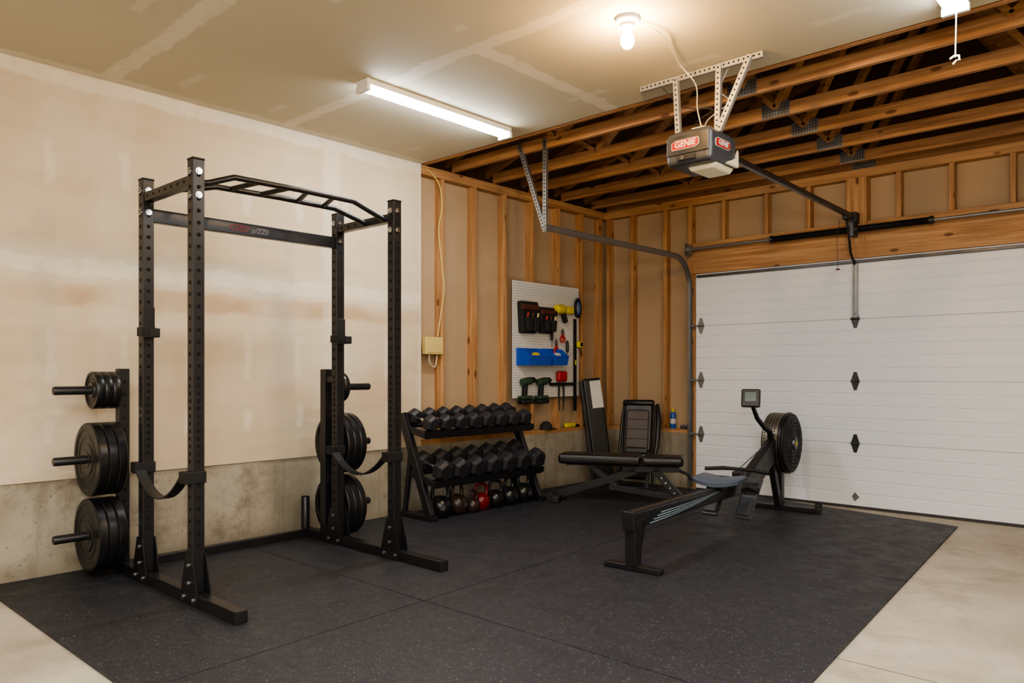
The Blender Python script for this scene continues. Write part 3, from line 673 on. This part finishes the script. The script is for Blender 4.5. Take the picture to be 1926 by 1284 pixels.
fw = wb_(MB().lathe([(FR*.9, -.10), (FR, -.09), (FR, .09), (FR*.93, .10), (FR*.3, .104), (.0, .105)], FC, (1, 0, 0), 56), 'flywheel_housing', 'matte')
fw2 = wb_(MB().lathe([(FR+.004, -.08), (FR+.004, .04)], FC, (1, 0, 0), 56), 'perforated_band', 'drum', fw)
b = MB()
for rr in (.07, .10, .13, .16, .19, .222):
    pts = [(FC.x+.110-(.012 if rr > .2 else 0), FC.y+rr*math.cos(a), FC.z+rr*math.sin(a)) for a in [2*PI*i/40 for i in range(41)]]
    b.tube(pts, .0035, 5)
for i in range(32):
    a = 2*PI*i/32; b.beam((FC.x+.110, FC.y+.05*math.cos(a), FC.z+.05*math.sin(a)), (FC.x+.100, FC.y+.225*math.cos(a), FC.z+.225*math.sin(a)), .004, .005, (1, 0, 0))
wb_(b, 'cage_grille', 'grey', fw)
wb_(MB().lathe([(0, 0), (.06, 0), (.055, .014), (0, .016)], FC+V((.108, 0, 0)), (1, 0, 0)), 'hub_cap', 'steel', fw)
wb_(MB().cyl(FC+V((.124, 0, 0)), FC+V((.1255, 0, 0)), .02), 'hub_badge', 'yellow', fw)
wb_(MB().lathe([(FR+.006, -.012), (FR+.012, -.008), (FR+.012, .008), (FR+.006, .012)], FC+V((.06, 0, 0)), (1, 0, 0), 56), 'rim_ring', 'black', fw)
b = MB()
for j in range(4):
    for i in range(64):
        a = 2*PI*(i+.5*(j % 2))/64; n = V((0, math.cos(a), math.sin(a))); c = FC+n*(FR+.0038)+V((-.065+.026*j, 0, 0)); b.cyl(c, c+n*.001, .0065, seg=6)
wb_(b, 'perforation', 'hole', fw)
wb_(MB().tube([(0, 1.04, .56), (0, .98, .68), (0, .86, .72), (0, .70, .80), (0, .60, .90)], [.024, .024, .022, .019, .016], 12), 'monitor_arm', 'black')
Mm = Matrix.Translation((0, .56, .965)) @ Matrix.Rotation(math.radians(12), 4, 'Z') @ Matrix.Rotation(math.radians(-10), 4, 'X')
mo = wb_(MB().box(-.072, .072, -.02, .022, -.072, .072, bev=.012, Mx=Mm), 'monitor', 'black')
wb_(MB().box(-.042, .042, -.022, -.0195, -.026, .045, Mx=Mm), 'screen', 'screen', mo)
for k in range(4): wb_(MB().box(-.052+.028*k, -.035+.028*k, -.023, -.0195, -.056, -.043, bev=.002, Mx=Mm), 'button', 'grey', mo)
# seat
SYL = -.06; top = []; n1, n2 = 18, 10
for i in range(n1+1):
    for j in range(n2+1):
        x = -1+2*i/n1; y = -1+2*j/n2
        wy = .125*(1-.35*abs(x)**4)
        notch = -.05*max(0, 1-abs(x)*2.2)*max(0, y)
        z = .408+.026*abs(x)**1.6+.006*y-.02*max(abs(x)**8, abs(y)**8)
        top.append((x*.175, SYL+y*wy+notch, z))
fs = [(i*(n2+1)+j, (i+1)*(n2+1)+j, (i+1)*(n2+1)+j+1, i*(n2+1)+j+1) for i in range(n1) for j in range(n2)]
N_ = len(top); bot = [(x*.96, SYL+(y-SYL)*.96, z-.028) for x, y, z in top]
fs2 = [tuple(N_+k for k in reversed(f)) for f in fs]
rim = [i*(n2+1) for i in range(n1+1)]+[n1*(n2+1)+j for j in range(1, n2+1)]+[i*(n2+1)+n2 for i in range(n1-1, -1, -1)]+[j for j in range(n2-1, 0, -1)]
fs3 = [(rim[k], rim[(k+1) % len(rim)], N_+rim[(k+1) % len(rim)], N_+rim[k]) for k in range(len(rim))]
sb = wb_(MB().poly([V(p) for p in top+bot], fs+fs2+fs3), 'seat', 'seat')
wb_(MB().box(-.05, .05, SYL-.09, SYL+.09, .354, .39, bev=.006), 'seat_carriage', 'black', sb)
for s_ in (-1, 1):
    for yy in (-.07, .07): wb_(MB().cyl((s_*.05-.008, SYL+yy, .34), (s_*.05+.008, SYL+yy, .34), .02), 'roller', 'matte', sb)
    wb_(MB().box(s_*.046-.006, s_*.046+.006, SYL-.08, SYL+.08, .32, .386, bev=.003), 'carriage_plate', 'black', sb)
# foot plates
for s_ in (-1, 1):
    Mf = Matrix.Translation((s_*.125, .20, .25)) @ Matrix.Rotation(math.radians(-45), 4, 'X')
    fpz = wb_(MB().box(-.062, .062, -.014, .014, -.20, .17, bev=.012, Mx=Mf), 'foot_plate', 'grey')
    wb_(MB().box(-.05, .05, -.034, -.012, -.18, -.03, bev=.01, Mx=Mf), 'heel_cup', 'grey', fpz)
    for k in range(3): wb_(MB().box(-.045, .045, -.024, -.012, .01+.045*k, .028+.045*k, bev=.003, Mx=Mf), 'tread_bar', 'matte', fpz)
    wb_(MB().sweep([(-.02, -.002), (.02, -.002), (.02, .002), (-.02, .002)], [Mf @ V(p) for p in [(-.064, -.01, .04), (-.055, -.05, .045), (0, -.075, .05), (.055, -.05, .045), (.064, -.01, .04)]], (Mf.to_3x3() @ V((0, 0, 1)))), 'foot_strap', 'cloth', fpz)
hd = wb_(MB().tube([(-.25, .26, .425), (-.12, .30, .435), (0, .31, .435), (.12, .30, .435), (.25, .26, .425)], [.014, .016, .012, .016, .014], 12), 'pull_handle', 'matte')
wb_(MB().tube([(0, .31, .435), (0, .98, .60)], .004, 6), 'chain', 'steel', hd)
wb_(MB().box(-.045, .045, .28, .36, .34, .42, bev=.012), 'handle_hook', 'black')

# ---------------------------------------------------------------- pegboard and tools
pb0, pt0 = (5.39, .93), (6.43, 2.07)
pg = MB().box(.002, .010, pb0[0], pt0[0], pb0[1], pt0[1], bev=.001).build('pegboard', 'peg'); tag(pg, 'white perforated pegboard screwed to the studs', 'pegboard')
PX = .011
def on(u, v): y, z = wl(u, v); return V((PX, y, z))
def pouch(u, v, w_, h_, label):
    p = on(u, v); t = thing('tool_pouch', label, 'tool pouch', p, group='tool pouches on the pegboard')
    MB().prism([(0, -w_*.5, h_*.5), (0, -w_*.42, -h_*.5), (0, w_*.42, -h_*.5), (0, w_*.5, h_*.5)], (.07, 0, 0), bev=.015).build('body', 'cloth', t)
    MB().box(.002, .085, -w_*.48, w_*.48, h_*.22, h_*.40, bev=.01).build('belt_band', 'leather', t)
    for s_ in (-1, 1): MB().prism([(.07, s_*w_*.22-w_*.17, .0), (.07, s_*w_*.2-w_*.14, -h_*.44), (.07, s_*w_*.2+w_*.14, -h_*.44), (.07, s_*w_*.22+w_*.17, .0)], (.05, 0, 0), bev=.012).build('pocket', 'cloth', t)
    for i, m_ in enumerate(('red', 'leather', 'ycab')):
        q = MB(); yy = -w_*.3+w_*.3*i; q.tube([(.095, yy, -.02), (.10, yy+.01, .04)], .009, 8); q.build('tool_handle', m_, t)
pouch(986, 597, .25, .31, 'black and brown tool pouch on the upper left of the pegboard'); pouch(1020, 603, .22, .26, 'smaller black tool pouch right of the larger pouch')
p = on(1052, 587); t = thing('nail_gun', 'yellow and black power tool on the pegboard', 'power tool', p)
MB().lathe([(.02, 0), (.045, .01), (.05, .10), (.035, .14), (.02, .15)], (.05, -.13, .02), (0, 1, .05)).build('body', 'yellow', t)
MB().beam((.05, -.02, .0), (.05, .03, -.11), .045, .045, (0, 1, 0), bev=.01).build('grip', 'black', t)
MB().box(.02, .085, .02, .14, -.02, .06, bev=.02).build('rear_housing', 'yellow', t)
MB().beam((.05, -.13, -.005), (.05, -.16, -.09), .03, .03, (0, 1, 0)).build('nose', 'black', t)
p = on(1081, 580); t = thing('cord_coil', 'small black coil with blue core hung at the pegboard top right corner', 'coil', p)
MB().tube([(.03, .045*math.cos(a), .09*math.sin(a)) for a in [2*PI*i/24 for i in range(25)]], .014, 8).build('coil', 'matte', t)
MB().tube([(.03, .028*math.cos(a), .065*math.sin(a)) for a in [2*PI*i/24 for i in range(25)]], .008, 8).build('inner_coil', 'blue2', t)
MB().tube([(0, 0, .11), (.05, 0, .11), (.055, 0, .13)], .004, 6).build('hook', 'zinc', t)
p0, p1 = on(1077, 600), on(1078, 772); t = thing('spirit_level', 'long thin black level hung on the pegboard right side', 'level', p1)
L_ = p0.z-p1.z; MB().box(.002, .022, -.02, .02, 0, L_, bev=.003).build('bar', 'matte', t); MB().box(.0215, .024, -.012, .012, L_*.5, L_*.5+.05, bev=.001).build('vial', 'yellow', t)
for u, w_, lb in ((990, .33, 'wider blue open storage bin on the pegboard'), (1030, .21, 'narrower blue open storage bin on the pegboard')):
    p = on(u, 687); t = thing('storage_bin', lb, 'storage bin', p, group='blue bins on the pegboard'); h = w_/2-.004
    b = MB(); b.box(0, .005, -h, h, 0, .17); b.box(.005, .16, -h, h, 0, .005)
    for s_ in (-1, 1): b.prism([(.005, s_*h, .005), (.16, s_*h, .005), (.18, s_*h, .09), (.10, s_*h, .16), (.005, s_*h, .17)], (0, -s_*.005, 0))
    b.prism([(.16, -h, .005), (.18, -h, .09), (.185, -h, .09), (.165, -h, .0)], (0, 2*h, 0)); b.build('bin_body', 'blue', t)
    b = MB(); b.box(.176, .189, -h-.004, h+.004, .086, .096, bev=.002); b.build('rim_lip', 'blue', t)
    r_ = tag(MB().lathe([(.02, 0), (.04, 0), (.04, .04), (.02, .04)], (p.x+.11, p.y-.02, p.z+.047), (0, 1, 0)).build('tape_roll', 'yellow' if w_ > .3 else 'cork'), '%s tape roll standing in the %s blue bin' % (('yellow', 'wider') if w_ > .3 else ('white', 'narrower')), 'tape roll')
    r_.location.z = .04
def tool(u, v, hcol, hl, tl, label, name='screwdriver', two=False):
    p = on(u, v); t = thing(name, label, 'hand tool', p)
    if two:
        for s_ in (-1, 1):
            MB().tube([(.02, 0, -.0), (.02, s_*.03, -.05), (.02, s_*.022, -hl-.03)], [.008, .012, .01], 8).build('handle', hcol, t)
            MB().tube([(.02, 0, 0), (.02, s_*.012, .03), (.02, s_*.004, tl)], [.009, .009, .004], 8).build('jaw', 'steel', t)
    else:
        MB().lathe([(.008, 0), (.016, .006), (.017, hl*.6), (.012, hl-.01), (.006, hl)], (.025, 0, 0)).build('handle', hcol, t)
        MB().cyl((.025, 0, 0), (.025, 0, -tl), .004, seg=8).build('blade', 'steel', t)
    MB().tube([(0, 0, .0), (.035, 0, .0), (.04, 0, .015)], .003, 6).build('peg_hook', 'zinc', t)
tool(1033, 640, 'black', .08, .07, 'short black screwdriver left of the red pliers')
tool(1042, 650, 'red', .10, .07, 'red-handled pliers right of the blue bins', 'pliers', True)
tool(1054, 628, 'red', .06, .05, 'small red-handled pliers below the yellow tool', 'pliers', True)
tool(1062, 662, 'black', .12, .06, 'long black-handled screwdriver left of the level')
p = on(1082, 648); t = thing('tape_measure', 'yellow tape measure beside the level', 'tape measure', p)
MB().box(.024, .072, -.035, .035, -.035, .035, bev=.014).build('case', 'yellow', t); MB().box(.07, .074, -.02, .02, -.02, .02, bev=.001).build('badge', 'matte', t)
MB().box(.002, .026, -.01, .01, -.03, .02).build('belt_clip', 'zinc', t)
for u, lb in ((985, 'green and black cordless drill at the pegboard lower left'), (1015, 'green and black cordless drill right of the other drill')):
    p = on(u, 730); t = thing('cordless_drill', lb, 'drill', p, group='cordless drills on the pegboard')
    MB().lathe([(.02, 0), (.036, .01), (.038, .12), (.03, .14)], (.05, -.10, .06), (0, 1, .12)).build('motor_housing', 'green', t)
    MB().lathe([(.03, 0), (.03, .035), (.014, .065), (.007, .075)], (.05, .037, .077), (0, 1, .12)).build('chuck', 'matte', t)
    MB().beam((.05, -.045, .05), (.05, -.06, -.08), .042, .05, (1, 0, 0), bev=.01).build('grip', 'matte', t)
    MB().box(.012, .09, -.12, .03, -.105, -.07, bev=.01).build('lower_housing', 'green', t)
    MB().box(.012, .09, -.125, .04, -.15, -.106, bev=.012).build('battery', 'black', t)
p = on(1050, 712); t = thing('clamp_tool', 'red and black clamp with two long dark prongs on the pegboard', 'clamp', p)
MB().box(.01, .06, -.07, .07, -.03, .08, bev=.018).build('body', 'red', t); MB().box(.0, .05, -.16, .18, -.07, -.04, bev=.005).build('crossbar', 'matte', t)
for s_ in (-1, 1): MB().tube([(.03, s_*.035, -.05), (.03, s_*.04, -.2), (.03, s_*.03, -.33)], [.011, .009, .004], 8).build('prong', 'matte', t)

# junction box and cable
y, z = wl(813, 650); jb = thing('junction_box', 'cream electrical box on the first open stud', 'electrical box', (-.02, y, z))
MB().box(.0, .055, -.10, .10, -.075, .075, bev=.006).build('box_body', 'ycab', jb); MB().box(.056, .060, -.085, .085, -.06, .06, bev=.002).build('cover_plate', 'ycab', jb)
MB().box(-.069, .0, .075, .11, -.06, .06).build('mounting_strap', 'steel', jb)
cp = []
for u, v in [(822, 632), (828, 590), (834, 540), (828, 480), (824, 430), (830, 390), (826, 350), (812, 328), (800, 318)]:
    y, z = wl(u, v); cp.append((.008, y, z))
cord('yellow_cable', cp, .006, 'ycab', 'yellow electrical cable running up the studs from the cream box')
cp = []
for u, v in [(806, 663), (806, 680), (816, 690), (820, 668)]:
    y, z = wl(u, v); cp.append((.012, y, z))
cord('cable_loop', cp, .005, 'cream', 'short cream cable loop hanging under the electrical box')

# ledge items
SZL = CB+.038
y, _ = wl(1030, 800); t = thing('work_cap', 'black cap lying on the stud ledge below the pegboard', 'cap', (-.02, y, SZL))
MB().lathe([(.0, .085), (.03, .08), (.06, .05), (.065, .01), (.065, 0)], (0, 0, 0)).build('crown', 'cloth', t); MB().box(-.01, .035, .05, .13, .0, .012, bev=.004).build('brim', 'cloth', t)
y, _ = wl(1078, 800); t = thing('utility_tool', 'yellow and black hand tool lying on the stud ledge', 'hand tool', (-.03, y, SZL))
MB().box(-.025, .025, -.10, .06, 0, .05, bev=.015).build('body', 'yellow', t); MB().box(-.02, .02, .062, .13, .0, .03, bev=.008).build('grip', 'black', t)
t = thing('spray_can', 'blue spray can with white label on the ledge left of the garage door', 'spray can', (.836, YF+.04, SZL))
MB().lathe([(.028, 0), (.03, .004), (.03, .15), (.024, .165), (.014, .17)], seg=24).build('can', 'blue2', t); MB().cyl((0, 0, .17), (0, 0, .205), .014).build('cap', 'yellow', t)
MB().lathe([(.0305, .05), (.0305, .10)], seg=24).build('label_band', 'cork', t)
for i, (x, lb) in enumerate(((.945, 'left one of two small grey jars on the ledge by the door track'), (.99, 'right one of two small grey jars on the ledge by the door track'))):
    t = thing('small_jar', lb, 'jar', (x, YF+.03, SZL), group='small jars on the ledge')
    MB().lathe([(.014, 0), (.016, .003), (.016, .03), (.012, .036)], seg=16).build('glass', 'grey', t); MB().cyl((0, 0, .036), (0, 0, .05), .014).build('lid', 'zinc', t)

# ---------------------------------------------------------------- world and camera
wd = bpy.data.worlds.new('World'); bpy.context.scene.world = wd; wd.use_nodes = True
wd.node_tree.nodes['Background'].inputs[0].default_value = (.8, .85, 1, 1); wd.node_tree.nodes['Background'].inputs[1].default_value = .3
try: bpy.context.scene.view_settings.look = 'AgX - Medium High Contrast'
except Exception as e: print(e)
cam = bpy.data.cameras.new('Camera'); co = bpy.data.objects.new('Camera', cam); C.objects.link(co)
cam.sensor_width = 36; cam.lens = 36*F/1926; cam.shift_y = 58/1926; cam.clip_start = .05
co.location = (CX, 0, H); co.rotation_euler = (PI/2, 0, math.radians(42.5)); bpy.context.scene.camera = co
